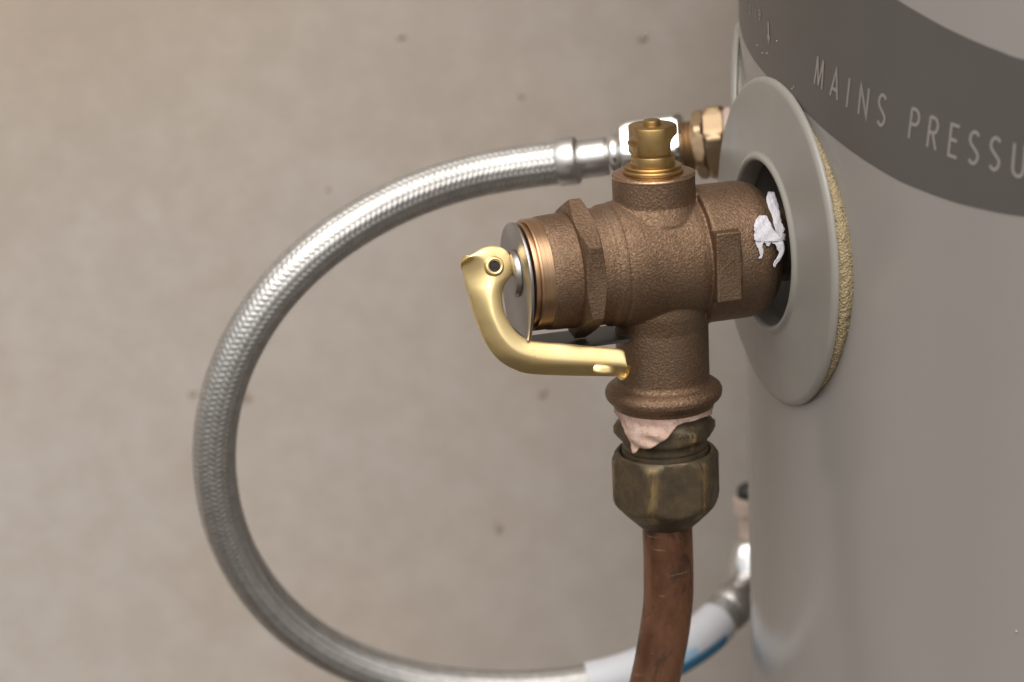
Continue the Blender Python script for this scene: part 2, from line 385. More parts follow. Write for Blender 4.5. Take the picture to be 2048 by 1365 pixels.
# lettering: strokes (unit boxes 0..w by 0..1), laid along the baseline and wrapped on the tank
def arc(cx, cy, rx, ry, a0, a1, k=12): return [(cx + rx * cos(rad(a0 + (a1 - a0) * i / k)), cy + ry * sin(rad(a0 + (a1 - a0) * i / k))) for i in range(k + 1)]
def S_shape(w): return arc(w / 2, .745, w / 2, .255, 35, 205, 12)[:-1] + [(w * .16, .60), (w * .5, .49), (w * .84, .38)] + arc(w / 2, .255, w / 2, .255, 25, -145, 12)[1:]
GL = {
 'M': (.66, [[(0.02, 0), (.10, 1)], [(.10, 1), (.33, .06)], [(.33, .06), (.56, 1)], [(.56, 1), (.64, 0)]]),
 'A': (.54, [[(0, 0), (.27, 1), (.54, 0)], [(.10, .30), (.44, .30)]]),
 'I': (.10, [[(.05, 0), (.05, 1)]]),
 'N': (.50, [[(0, 0), (0, 1), (.5, 0), (.5, 1)]]),
 'S': (.42, [S_shape(.42)]),
 'P': (.42, [[(0, 0), (0, 1)], [(0, 1), (.2, 1)] + arc(.2, .75, .22, .25, 90, -90)[1:] + [(0, .5)]]),
 'R': (.44, [[(0, 0), (0, 1)], [(0, 1), (.2, 1)] + arc(.2, .755, .21, .245, 90, -90)[1:] + [(0, .51)], [(.2, .5), (.43, 0)]]),
 'E': (.40, [[(.40, 1), (0, 1), (0, 0), (.40, 0)], [(0, .52), (.34, .52)]]),
 'U': (.46, [[(0, 1), (0, .24)] + arc(.23, .24, .23, .24, 180, 360)[1:] + [(.46, 1)]]),
 'V': (.62, [[(0, 1), (.31, 0), (.62, 1)]]),
 'a': (.44, [[(.44, .62), (.44, 0)], arc(.22, .31, .22, .31, 10, 350, 18)]),
 'l': (.10, [[(.05, 0), (.05, 1)]]),
 'v': (.44, [[(0, .62), (.22, 0), (.44, .62)]]),
 'e': (.44, [[(.02, .31), (.43, .31)] + arc(.22, .31, .22, .31, 0, 320, 18)[1:]]),
}
def stroke(P, w):
    P = np.array(P, float); T = np.gradient(P, axis=0) if len(P) > 2 else np.array([P[1] - P[0]] * 2)
    out = []
    for i in range(len(P)):
        if 0 < i < len(P) - 1:
            a = (P[i] - P[i - 1]) / np.linalg.norm(P[i] - P[i - 1]); b = (P[i + 1] - P[i]) / np.linalg.norm(P[i + 1] - P[i])
            t = a + b; t = t / max(np.linalg.norm(t), 1e-6); n = np.array([-t[1], t[0]]); k = 1 / max(.42, n @ np.array([-a[1], a[0]]))
        else:
            d = P[1] - P[0] if i == 0 else P[-1] - P[-2]; d = d / np.linalg.norm(d); n = np.array([-d[1], d[0]]); k = 1
        out.append((P[i] + n * w / 2 * k, P[i] - n * w / 2 * k))
    return out
def letter(ch, s0, z0, rot, H, sw, out=.26):
    w, strokes = GL[ch]; V = []; Fc = []
    for k, st in enumerate(strokes):
        Q = []
        for a, b in zip(st[:-1], st[1:]):                        # subdivide, so that it can wrap
            kk = 3; Q += [(a[0] + (b[0] - a[0]) * i / kk, a[1] + (b[1] - a[1]) * i / kk) for i in range(kk)]
        Q.append(st[-1]); b0 = len(V)
        for (pa, pb) in stroke(np.array(Q) * H, sw):
            for p in (pa, pb):
                x = (p[0] - w * H / 2) * .84; y = p[1]
                V.append(onT(s0 + x * cos(rot) - y * sin(rot), z0 + x * sin(rot) + y * cos(rot), out + .012 * k))
        Fc += [(b0 + 2 * i, b0 + 2 * i + 1, b0 + 2 * i + 3, b0 + 2 * i + 2) for i in range(len(Q) - 1)]
    return fix(base_mesh(V, Fc))
bl = [(18.7, 52.4), (27.1, 50.6), (33.7, 49.1), (41, 47.8), (48.9, 46.5), (61.8, 44.4), (68.8, 43.1), (76.2, 42.1), (82.9, 41.2), (89.7, 40.5), (97.1, 39.7), (104.3, 39.3), (111.5, 39.1)]
for i, (ch, (s_, z_)) in enumerate(zip('MAINSPRESSURE', bl)):
    a, b = bl[max(0, i - 1)], bl[min(len(bl) - 1, i + 1)]
    o = link('letter', letter(ch, s_, z_, math.atan2(b[1] - a[1], b[0] - a[0]), 8.4, .98), M_letter.m, band, 180)
for ch, s_ in zip('Valve', (-43.5, -37.6, -33.8, -29.8, -25.0)):
    link('small_letter', letter(ch, s_, 64.9 + .02 * (s_ + 25), rad(2), 4.6, .62), M_letter.m, band, 180)
V = [onT(-16.3 + x, z, .26) for x, z in ((-.7, 65.6), (.7, 65.6), (.7, 61.6), (-.7, 61.6), (-1.6, 61.6), (1.6, 61.6), (0.1, 59.0))]
link('arrow', fix(base_mesh(V, [(0, 1, 2, 3), (4, 5, 6)])), M_letter.m, band, 180)
# flecks of pale dirt on the band
for (s_, z_, r) in ((-28.7, 56.7, .26), (-23, 55.3, .24), (-18.4, 56, .22), (-9.1, 61.1, .22), (2, 49.1, .2), (3.2, 49.8, .15), (98.5, -85, .38)):
    th = np.linspace(0, 2 * pi, 8, endpoint=False)
    V = [onT(s_, z_, .55)] + [onT(s_ + r * 1.2 * cos(t) * random.uniform(.6, 1.2), z_ + r * sin(t) * random.uniform(.6, 1.2), .1) for t in th]
    link('dust_fleck', fix(base_mesh(V, [(0, 1 + i, 1 + (i + 1) % 8) for i in range(8)])), M_speck.m, tank, 180)

# ------------------------------------------------------------------ escutcheons with foam gaskets
def escutcheon(c, ax, R, hole, label, gasket=('foam_gasket', M_foam), dish=2.4):
    """c: centre of the front face. ax: outward direction."""
    c = np.array(c, float); t = thing('pipe_cover', c, label, 'pipe cover', 'round pipe covers on the tank')
    k = R / 48.8
    pf = [(-3.0, hole), (-.2, hole), (.7, hole + .35), (1.0, hole + .8), (1.05, hole + 1.3), (.9, hole + 1.8), (.3, hole + 2.2), (.05, hole + 2.5), (0, hole + 3.2), (.02, R - 6 * k), (0.06, R - 1.9 * k), (-.02, R - 1.5 * k), (-.3, R - .8 * k),
          (-.85, R - .2 * k), (-1.35, R), (-1.9, R - .1), (-2.0, R - 1.0), (-2.0, R - 3), (-2.0, hole + 4), (-3.0, hole + .5), (-3.0, hole)]
    pf = [(h + (dish * max(0.0, (R - 1.9 * k - r_) / (R - 1.9 * k - hole)) if h > -1.2 else 0), r_) for h, r_ in pf]
    V, Fc = lathe(pf, c, ax, 200, caps=False)
    link('cover_plate', fix(base_mesh(V, Fc)), M_plastic.m, t, 40)
    a, b, cc_ = frame(ax); n = 420; nl = 9; V = []
    for j in range(n):
        th = 2 * pi * j / n; d = b * cos(th) + cc_ * sin(th)
        Rf = R - 1.1 - 2.4 * max(0.0, d[2] - .45)
        p0 = c + d * Rf - a * 1.9
        # distance from here straight back to the tank
        q0 = p0[:2] - np.array([TX, TY]); dd = -a[:2]; B = q0 @ dd; disc = B * B - (q0 @ q0 - TR * TR)
        h = max(0.25, (-B - sqrt(disc)) if disc > 0 else 6.0) + .1
        for i in range(nl):
            u = i / (nl - 1); bulge = .9 * sin(pi * u) * min(1, h / 3) + rng.normal(0, .11) - (.5 if rng.random() < .05 else 0)
            V.append(p0 - a * h * u + d * bulge)
    for j in range(n):
        th = 2 * pi * j / n; d = b * cos(th) + cc_ * sin(th); V.append(c + d * (hole + 6) - a * 1.95)
    Fc = []
    for j in range(n):
        j2 = (j + 1) % n
        for i in range(nl - 1): Fc.append((j * nl + i, j2 * nl + i, j2 * nl + i + 1, j * nl + i + 1))
        Fc.append((j * nl, n * nl + j, n * nl + j2, j2 * nl))
    link(gasket[0], fix(base_mesh(V, Fc)), gasket[1].m, t, 180)
    return t
escutcheon((35.9, 0, .9), (-1, .034, 0), 48.8, 24.4, 'large round grey plastic cover with yellow foam edge where the bronze valve enters the tank')
escutcheon(RP + RN * 1.6, RN, 38.5, 16, 'pipe cover seen edge on beside the hexagonal brass nipple of the hose', ('rubber_gasket', M_plastic), .6)

# ------------------------------------------------------------------ relief valve
valve = thing('relief_valve', (0, 0, -20), 'brown cast bronze pressure relief valve with bright brass lever sticking out of the tank', 'valve')
X = (1, 0, 0)
parts = []
parts.append(lathe([(-36, 15.9), (-35.4, 16.4), (-33, 16.6), (-20, 17.0), (-17.3, 17.0), (-16.6, 17.7), (-14.2, 18.0), (-13.6, 17.6), (-13.0, 18.3), (-9, 18.6), (0, 18.7), (8, 18.7), (10.2, 18.4), (10.9, 18.2), (11.2, 20.0), (12, 20.3), (26, 20.2), (28, 19.9), (30.2, 19.1), (32.2, 17.4), (33.4, 15.2), (34, 13), (34, 11)], (0, 0, 0), X, 128))
parts.append(lathe([(-2, 14.0), (13, 14.2), (16.2, 12.6), (17.4, 12.0), (26.0, 12.05)], (-.2, 0, 0), (0, 0, 1), 96))
parts.append(lathe([(-44.6, 14.9), (-43.4, 15.1), (-42.9, 15.6), (-42.4, 16.5), (-41.4, 17.2), (-40.0, 17.4), (-38.8, 16.9), (-37.9, 15.7), (-37.2, 14.2), (-36, 13.7), (-20, 13.7), (-15, 14.6), (-4, 14.8)], (1.0, 0, 0), (0, 0, 1), 96))
parts.append(boxvf((10.9, -20.55, -9.5), (18.4, -10, 10.9)))
cast = fix(base_mesh(*joined(parts)))
cast = evaluated(cast, [('REMESH', dict(mode='VOXEL', voxel_size=.30)), ('SMOOTH', dict(factor=.5, iterations=4))])
body = link('cast_body', cast, M_cast.m, valve, 180)
hexm = lmesh(prof_dense([(-27.6, 15.5), (-27.5, 17.2), (-27.3, 18.0), (-25.9, 20.8), (-22.6, 20.8), (-21.5, 18.2), (-21.3, 17.4), (-21.1, 15.5)], .5), (0, 0, 0), X, 192, hexes=((-99, 99, 18.05),), ph=pi / 6)
link('hex_collar', hexm, M_cast.m, valve, 28)
# raised flow arrow on the pad: a triangle of thin ridges
def ridge(p, q, w=.55, h=.2, y=-20.6):
    p = np.array(p); q = np.array(q); d = (q - p) / np.linalg.norm(q - p); n = np.array([-d[1], d[0]])
    V = []
    for (e, yy) in ((w, y + .4), (w * .45, y - h)):
        for pt, sgn in ((p, 1), (p, -1), (q, -1), (q, 1)): V.append((pt[0] + n[0] * sgn * e / 2, yy, pt[1] + n[1] * sgn * e / 2))
    return np.array(V), [(0, 1, 2, 3), (7, 6, 5, 4), (0, 4, 5, 1), (1, 5, 6, 2), (2, 6, 7, 3), (3, 7, 4, 0)]
V, Fc = joined([ridge((12.3, .2), (16.1, 3.0)), ridge((16.1, 3.0), (16.3, -1.4)), ridge((16.3, -1.4), (12.3, -.6))])
link('flow_arrow', fix(base_mesh(V, Fc)), M_cast.m, body, 30)
# machined faces
V, Fc = lathe([(25.7, 8.6), (26.08, 8.7), (26.1, 11.3), (25.95, 11.75), (25.5, 12.15), (25.1, 12.2), (24.9, 11.9)], (-.2, 0, 0), (0, 0, 1), 120, caps=False)
link('machined_rim', fix(base_mesh(V, Fc)), M_copring.m, valve, 50)
pr_ = [(-41.6, 8.0), (-41.6, 14.6), (-41.2, 15.3), (-40.6, 15.4), (-40.5, 15.0), (-39.9, 15.0), (-39.8, 15.9), (-39.4, 16.15)]
for k in range(9): pr_ += [(-39.2 + .4 * k, 16.15), (-39.0 + .4 * k, 16.09)]
pr_ += [(-35.5, 16.1), (-35.2, 15.6), (-35.0, 14.0)]
link('threaded_ring', lmesh(pr_, (0, 0, 0), X, 160), M_copring.m, valve, 40)
link('tank_thread', lmesh([(31, 11)] + [(31.5 + .75 * i, 11.0 - .75 * (i % 2)) for i in range(60)], (0, 0, 0), X, 64), M_olive.m, valve, 60)

# steel bracket: U shaped plate with its tail bent under the barrel
th = np.linspace(0, pi, 40); out = [(15.6 * cos(t), 15.6 * sin(t)) for t in th]
lo_ = [(15.5, -2), (14.8, -6), (13.4, -10), (11.9, -13.6), (10.4, -16.6)]; yz = lo_[::-1] + out + [(-y, z) for y, z in lo_]
n = len(yz); V = [(-43.0, y, z) for y, z in yz] + [(-42.1, y, z) for y, z in yz]
Fc = [tuple(range(n)), tuple(range(2 * n - 1, n - 1, -1))] + [(i, (i + 1) % n, n + (i + 1) % n, n + i) for i in range(n)]
pl = joined([(np.array(V), Fc)])
me = evaluated(fix(base_mesh(*pl)), [('BEVEL', dict(width=.18, segments=2, limit_method='ANGLE', angle_limit=rad(50)))])
bracket = link('bracket_plate', me, M_steel.m, valve, 40)
pth = [(-42.6, -16.4), (-42.4, -20.3), (-41.6, -20.9), (-38, -21.0), (-30, -21.0), (-20, -21.0), (-11.2, -21.0)]
V = []; Fc = []
for (x, z) in pth:
    for y, dz in ((-6.6, 0), (9.5, 0), (9.5, -.9), (-6.6, -.9)): V.append((x + (0.0 if dz == 0 else -.5 if x < -41 else 0), y, z + dz))
for i in range(len(pth) - 1):
    for j in range(4): Fc.append((4 * i + j, 4 * i + (j + 1) % 4, 4 * i + 4 + (j + 1) % 4, 4 * i + 4 + j))
Fc += [(0, 1, 2, 3), tuple(4 * (len(pth) - 1) + j for j in (3, 2, 1, 0))]
link('bracket_tail', fix(base_mesh(V, Fc)), M_shadesteel.m, valve, 40)
link('spring_washer', lmesh([(-44.6, 2.5), (-44.7, 5.6), (-44.5, 6.4), (-43.9, 6.8), (-43.1, 6.9), (-43.0, 2.5)], (0, -.2, 1.0), X, 72), M_steel.m, valve, 30)
link('valve_stem', lmesh([(-52.0, 2.0), (-51.5, 2.5), (-44.4, 2.6), (-43, 2.6)], (0, 2.4, 2.6), X, 32), M_oldbrass.m, valve, 30)
V, Fc = boxvf((-50.0, -.6, .2), (-45.0, 4.2, 7.6))
link('stem_block', evaluated(fix(base_mesh(V, Fc)), [('BEVEL', dict(width=.7, segments=3))]), M_oldbrass.m, valve, 40)

# lever: pressed channel, near wall with an ear round the pivot, rounded outer edge, far wall
OUT = [(-60.5, 8.2), (-60.2, 7.0), (-59.9, 5.7), (-59.6, 4.4), (-59.3, 3.1), (-59, 1.8), (-58.6, .2), (-58.1, -1.8), (-57.4, -4.6), (-56.5, -8.4), (-55.5, -12.2), (-53.8, -17.2), (-50.6, -22.4), (-46, -26.1), (-39.5, -28.6), (-22, -31.4), (-14.2, -32.5), (-13.2, -32.6)]
INN = [(-57.6, 10.7), (-54.6, 11.8), (-51.6, 12.0), (-49.1, 11.3), (-46.9, 9.4), (-45.6, 6.0), (-46.0, 2.8), (-47.8, 0.4), (-49.0, -2.2), (-49, -6.5), (-47.9, -10.3), (-45.6, -14.2), (-42.2, -17), (-37.5, -18.4), (-31.4, -19.6), (-20.9, -22.0), (-14.2, -23.6), (-13.2, -24.9)]
NS = 150
O_ = catmull([(a, 0, b) for a, b in OUT], NS); I_ = catmull([(a, 0, b) for a, b in INN], NS)
def lean(x, y, z):                                               # the lever leans back a little towards its pivot
    dy = .32 * (z + 10); return (x + .287 * dy, y + dy, z - .285 * dy)
V = []; RC, RC2, YN, YF0, CR = 5.6, 2.6, -8.0, 1.0, 1.1
for k in range(NS):
    o, i_ = O_[k], I_[k]; L = np.linalg.norm(o - i_); d = (o - i_) / L; rc = min(RC, L * .66); sec = []
    YF = max(YN + rc + .7, YF0 - 5.2 * max(0.0, 1 - k / 55) ** .6); RC2_ = min(RC2, YF - (YN + rc) - .2, L * .3)
    rc = min(4.3, L * .55); YF = max(YN + rc + .7, YF0 - 5.2 * max(0.0, 1 - k / 55) ** .6); RC2_ = min(RC2, YF - (YN + rc) - .2, L * .3)
    for u in np.linspace(0, 1, 8)[:-1]: sec.append((u * .46 * L, YN + CR * (1 - u) ** 2))       # the flat wall
    for u in np.linspace(0, 1, 12): sec.append(((.46 + .54 * u) * L, YN + rc * u ** 1.4))        # the fold
    for u in np.linspace(0, 1, 4)[1:]: sec.append((L, (YN + rc) + u * (YF - RC2_ - YN - rc)))
    for a in np.linspace(0, pi / 2, 8)[1:]: sec.append((L - RC2_ + RC2_ * cos(a), YF - RC2_ + RC2_ * sin(a)))
    for u in np.linspace(0, 1, 3)[1:]: sec.append((L - RC2_ - u * min(.4, max(.1, L - RC2_ - 1.5)), YF))
    for (t, y) in sec: p = i_ + d * t; V.append(lean(p[0], y, p[2] - max(0.0, 1 - k / 46) * .3 * (y - YN)))
nsec = len(sec)
me = base_mesh(V, [tuple(f) for f in grid_faces(NS, nsec, False)])
bm = bmesh.new(); bm.from_mesh(me); bmesh.ops.recalc_face_normals(bm, faces=bm.faces)
mid = min(bm.faces, key=lambda f: (f.calc_center_median() - Vector((-40, -8, -22))).length)
if mid.normal.y > 0: bmesh.ops.reverse_faces(bm, faces=bm.faces)
bm.to_mesh(me); bm.free()
me = evaluated(me, [('SOLIDIFY', dict(thickness=1.25, offset=-1)), ('BEVEL', dict(width=.28, segments=2, limit_method='ANGLE', angle_limit=rad(50)))])
lever = link('lever', me, M_brass.m, valve, 45)
RV = lean(-51.4, -8.0, 6.0)
V, Fc = lathe([(-.2, 3.0), (.25, 2.85), (.75, 2.6), (.95, 2.2), (.85, 1.8), (.45, 1.55), (-6.0, 1.45)], RV, (0, -.95, .3), 48, caps=False)
link('pivot_eyelet', fix(base_mesh(V, Fc)), M_brass.m, lever, 50)
link('bore_shade_disc', lmesh([(.22, 1.5), (.3, .02)], RV, (0, -.95, .3), 32), M_recess.m, lever, 30)  # black disc painted as the shade of a hole that isn't cut
V = []; nr, na = 10, 40
for i in range(nr):
    r = i / (nr - 1)
    for j in range(na):
        t = 2 * pi * j / na; e = 2 / 2.6
        x = 3.15 * r * np.sign(cos(t)) * abs(cos(t)) ** e; z = (1.9 if sin(t) > 0 else 1.35) * r * np.sign(sin(t)) * abs(sin(t)) ** e
        V.append(lean(-20.2 + x, -8.6 + .8 * r ** 4, -28.6 - .13 * x + z))
link('rivet', fix(base_mesh(V, [tuple(f) for f in grid_faces(nr, na)])), M_brass.m, lever, 60)

# spindle on top
SP = (-.2, 0, 0)
link('spindle_collar', lmesh([(25.6, 8.2), (26.3, 8.75), (26.9, 8.75), (27.3, 8.5), (27.35, 8.1), (27.6, 8.15), (28.0, 8.3), (28.3, 8.0), (28.4, 6.0), (28.0, 2)], SP, (0, 0, 1), 96), M_oldbrass.m, valve, 40)
me = lmesh([(27.9, 6.3), (28.6, 6.35), (30.9, 6.35), (31.2, 6.2), (31.3, 5.95), (31.6, 5.95), (31.8, 6.6), (32.2, 7.15), (39.3, 7.15), (39.75, 6.95), (40.0, 6.5), (40.0, .5)], SP, (0, 0, 1), 128)
def cutbox(lo, hi): return fix(base_mesh(*boxvf(lo, hi)))
c1 = cutbox((-20, -20, 35.2), (-6.0, 20, 60)); c2 = cutbox((-20, -20, 30), (-6.3, 20, 34.6))
RD = np.array([cos(TURN), -sin(TURN), 0]); RF = np.array([sin(TURN), cos(TURN), 0])
V, Fc = boxvf((4.7, -20, 31.4), (20, 20, 35.0)); c3 = fix(base_mesh([RD * a + RF * b + np.array([0, 0, z]) for a, b, z in V], Fc))
c4 = lmesh([(-20, 2.3), (20, 2.3)], tuple(RD * 7.0 + np.array([0, 0, 35.0])), tuple(RF), 40)
me = evaluated(me, [('BOOLEAN', dict(object=c, operation='DIFFERENCE', solver='EXACT')) for c in (c1, c2, c3, c4)] + [('BEVEL', dict(width=.22, segments=2, limit_method='ANGLE', angle_limit=rad(40)))])
sp = link('spindle', me, M_oldbrass.m, valve, 35)
link('spindle_pin', lmesh([(39, 2.6), (40.9, 2.6), (41.3, 2.45), (41.45, 2.1), (41.5, .3)], SP, (0, 0, 1), 48), M_oldbrass.m, sp, 40)

# ------------------------------------------------------------------ compression fitting, copper pipe
AX = (.9, 0, 0)
fit = thing('compression_fitting', (.9, 0, -83), 'tarnished olive brass compression fitting with hexagonal nut below the valve outlet', 'pipe fitting')
camang = math.atan2(-cos(TURN), -sin(TURN))                     # towards the camera
def zhex_phase(a):                                              # flat centred on world angle a; lathe angles are cos->b, sin->c
    _, b, c_ = frame((0, 0, 1)); v = np.array([cos(a), sin(a), 0]); return math.atan2(v @ c_, v @ b)
def wear_attr(o, ph, z0, z1, w0=.12):
    me = o.data; n = len(me.vertices); co_ = np.empty(n * 3, np.float32); me.vertices.foreach_get('co', co_); co_ = co_.reshape(-1, 3) / MM + np.array(o['_o'])
    _, b, c_ = frame((0, 0, 1)); rel = co_ - np.array([.9, 0, 0]); th_ = np.arctan2(rel @ c_, rel @ b) - ph
    e = np.abs((th_ + pi / 6) % (pi / 3) - pi / 6); d = pi / 6 - e
    wv = np.clip(1 - d / w0, 0, 1) * ((co_[:, 2] > z0) & (co_[:, 2] < z1))
    at = me.attributes.new('wear', 'FLOAT', 'POINT'); at.data.foreach_set('value', wv.astype(np.float32))
ph1 = zhex_phase(camang + rad(2))
pf = prof_dense([(-44.6, 12.4), (-48.0, 12.8), (-48.9, 13.4), (-50.4, 15.2), (-52.4, 15.2), (-54.6, 13.0), (-55.2, 12.6), (-57.0, 12.6), (-57.2, 12.2), (-57.5, 12.2), (-57.7, 12.9), (-59.0, 13.0), (-59.4, 12.5), (-66, 12.4)], .8)
ad = link('adapter', lmesh(pf, AX, (0, 0, 1), 144, hexes=((-54, -48.5, 13.4),), ph=ph1), M_olive.m, fit, 40)
wear_attr(ad, ph1, -56, -48, .16)
ph2 = zhex_phase(camang + rad(11))
pf = prof_dense([(-64, 12.8), (-59.2, 13.2), (-58.6, 13.7), (-58.5, 14.4), (-59.0, 15.1), (-60.2, 15.9), (-61.2, 16.2), (-73.2, 16.2), (-74.6, 15.7), (-77.5, 13.2), (-80.4, 10.3), (-82.0, 8.6), (-82.3, 7.7), (-79, 7.6)], .8)
nu = link('nut', lmesh(pf, AX, (0, 0, 1), 192, hexes=((-99, -58, 14.75),), ph=ph2, caps=False), M_olive.m, fit, 40)
wear_attr(nu, ph2, -78, -59.5, .17)
# stamped marks on the adapter's flat: little raised ticks
for k, (dx, hh) in enumerate(((2.2, 1.0), (3.4, 1.3), (4.8, 1.2), (6.2, 1.4), (7.6, 1.6))):
    d = np.array([cos(camang + rad(2)), sin(camang + rad(2)), 0]); tt = np.array([-d[1], d[0], 0])
    c0 = np.array(AX) + d * 13.36 + tt * dx * .9 + np.array([0, 0, -50.9 + .16 * k])
    V = [c0 + tt * a * .28 + np.array([0, 0, b * hh / 2]) + d * e for e, sc in ((0, 1), (.22, .6)) for a, b in ((-sc, -sc), (sc, -sc), (sc * 1.6, sc), (-sc * .4, sc))]
    link('stamped_mark', fix(base_mesh(V, [(3, 2, 1, 0), (4, 5, 6, 7), (0, 1, 5, 4), (1, 2, 6, 5), (2, 3, 7, 6), (3, 0, 4, 7)])), M_olive.m, ad, 30)

PP = catmull([(.9, 0, -76), (.9, 0, -84), (.9, 0, -97), (.5, 0, -107), (-.9, 0, -116.5), (-2.6, 0, -124.5), (-4.7, 0, -133.2), (-8.2, 0, -146), (-12, 0, -160), (-15, 0, -176), (-16.5, 0, -195), (-16.5, 0, -400), (-16.5, 0, gz + 20)], 400)
PP, _ = even(PP, 1.5)
rr = 7.55 + .03 * np.sin(np.arange(len(PP)) * .5)
V, Fc = sweep(PP, rr, 64, (1, 0, 0), caps=True)
pipe = link('copper_pipe', fix(base_mesh(V, Fc)), M_copper.m, None, 60)
tag(pipe, 'weathered copper pipe with dark stains running down from the hexagonal nut', 'pipe')

# pink tape round the outlet thread
n = 160; V = []; nz = 16
fa = [(-180, 1.4), (-95, 1.6), (-84, 1.9), (-72, 2.5), (-62, 3.4), (-54, 4.6), (-47, 6.6), (-43, 9.4), (-40, 11.0), (-36, 10.6), (-33, 9.2), (-26, 9.3), (-18, 8.6), (-10, 7.4), (-3, 6.0), (3, 4.6), (7, 3.2), (11, 2.3), (22, 1.7), (40, 1.6), (58, 1.9), (75, 2.3), (90, 1.9), (180, 1.4)]
for j in range(n):
    dg_ = -180 + 360 * j / n; ln = np.interp(dg_, [a for a, b in fa], [b for a, b in fa]); a = camang + rad(dg_)
    for i in range(nz):
        u = i / (nz - 1); z = -44.3 - ln * u - .012 * dg_ * .15
        r = 14.5 + .25 * sin(3 * a * 4 + z) * u + rng.normal(0, .05) + max(0, min(1, (-46.8 - z) / 2)) * 1.15 + (.35 * sin(z * 1.6 + dg_ * .12) if ln > 4 else 0) * u
        V.append((AX[0] + r * cos(a), r * sin(a), z))
Fc = [(j * nz + i, ((j + 1) % n) * nz + i, ((j + 1) % n) * nz + i + 1, j * nz + i + 1) for j in range(n) for i in range(nz - 1)]
me = evaluated(fix(base_mesh(V, Fc)), [('SOLIDIFY', dict(thickness=.12, offset=0))])
tp = link('thread_tape', me, M_pink.m, None, 180)
tag(tp, 'crumpled pink sealing tape hanging from the thread under the valve outlet', 'tape')

# white tape shreds in the tank hole
def ribbon(C, w, ndir, k=40, m_=9, crumple=.35, seed=1):
    rg = np.random.default_rng(seed); P = catmull(np.array(C) + TO, k); wv = np.interp(np.linspace(0, 1, k), np.linspace(0, 1, len(w)), w)
    T = np.gradient(P, axis=0); T /= np.linalg.norm(T, axis=1)[:, None]; N = np.array(ndir, float); V = []
    for i in range(k):
        s_ = np.cross(T[i], N); s_ /= np.linalg.norm(s_); jag = rg.normal(0, .14, 2)
        for j in range(m_):
            v = -1 + 2 * j / (m_ - 1); ed = jag[0 if v < 0 else 1] * abs(v) * min(1, wv[i] / 2)
            V.append(P[i] + s_ * (v * wv[i] / 2 + ed) + N * (crumple * sin(i * .55 + v * 2.2) * min(1, wv[i] / 3) - .5 * v * v * wv[i] * .15 + rg.normal(0, .07)))
    return np.array(V), [tuple(f) for f in grid_faces(k, m_, False)]
def sheet(rows, nu=9, sub=4, seed=1, cr=.22):
    rg = np.random.default_rng(seed); L = np.array([q[0] for q in rows], float); R_ = np.array([q[1] for q in rows], float); V = []
    kk = (len(rows) - 1) * sub + 1; Ls = catmull(L, kk); Rs = catmull(R_, kk)
    for i in range(kk):
        wd_ = np.linalg.norm(Rs[i] - Ls[i])
        for j in range(nu):
            u = j / (nu - 1); p = Ls[i] + (Rs[i] - Ls[i]) * u; n_ = np.array([0, p[1], p[2]]) / np.hypot(p[1], p[2])
            ed = (rg.normal(0, .06) if 0 < j < nu - 1 else rg.normal(0, .16)) * min(1, wd_ / 2)
            V.append(p + n_ * (cr * (sin(i * .9 + j * .8 + seed) + .6 * sin(j * 1.9 - i * .5)) * min(1, wd_ / 4) + cr) + np.array([ed, 0, .5 * ed]))
    return np.array(V), [tuple(f) for f in grid_faces(kk, nu, False)]
FLAP = [((26.0, -15.9, 13.6), (27.8, -16.0, 13.4)), ((24.1, -17.0, 12.1), (28.6, -17.3, 11.7)), ((23.2, -18.2, 10.3), (29.6, -18.6, 9.6)), ((22.9, -19.2, 8.3), (30.7, -19.5, 7.5)), ((23.0, -19.7, 7.1), (31.4, -20.0, 6.2))]
TAIL_A = [((23.0, -19.6, 7.1), (25.7, -19.7, 6.8)), ((23.3, -19.9, 6.0), (25.1, -20.0, 5.8)), ((23.8, -20.2, 4.8), (25.1, -20.3, 4.6)), ((24.1, -20.5, 3.3), (25.0, -20.5, 3.2)), ((23.5, -20.7, 2.3), (24.5, -20.7, 2.2))]
TAIL_B = [((28.1, -19.8, 6.6), (31.6, -20.0, 6.2)), ((28.9, -20.1, 5.6), (31.6, -20.2, 5.3)), ((29.7, -20.4, 4.4), (31.5, -20.5, 4.2)), ((29.7, -20.7, 2.7), (31.1, -20.7, 2.6)), ((28.5, -20.9, 1.4), (30.1, -20.9, 1.2)), ((27.9, -20.9, 0.3), (29.0, -20.9, 0.2)), ((28.0, -20.9, -0.7), (28.5, -20.9, -0.8))]
NICK = [((25.7, -19.7, 6.8), (28.1, -19.8, 6.5)), ((26.1, -19.9, 6.1), (27.6, -19.9, 5.9)), ((26.6, -20.1, 5.5), (27.1, -20.1, 5.4))]
INNER = [((32.7, -5.9, 17.6), (34.2, -6.2, 17.5)), ((31.0, -9.0, 16.3), (34.0, -9.4, 16.0)), ((29.4, -12.1, 14.1), (33.6, -12.5, 13.8)), ((29.8, -14.5, 11.7), (33.2, -14.8, 11.3)), ((30.6, -16.3, 9.0), (33.1, -16.4, 8.7)), ((30.9, -17.6, 6.0), (32.9, -17.7, 5.8))]
me = evaluated(fix(base_mesh(*joined([sheet(FLAP, 12, 4, 1, .14), sheet(TAIL_A, 6, 3, 2, .1), sheet(TAIL_B, 6, 3, 3, .1), sheet(NICK, 5, 3, 4, .08), sheet(INNER, 9, 4, 6, .2)]))), [('WELD', dict(merge_threshold=.05)), ('SOLIDIFY', dict(thickness=.08, offset=0))])
tp = link('thread_tape', me, M_ptfe.m, None, 180)
tag(tp, 'torn white sealing tape dangling from the hole behind the bronze valve', 'tape')

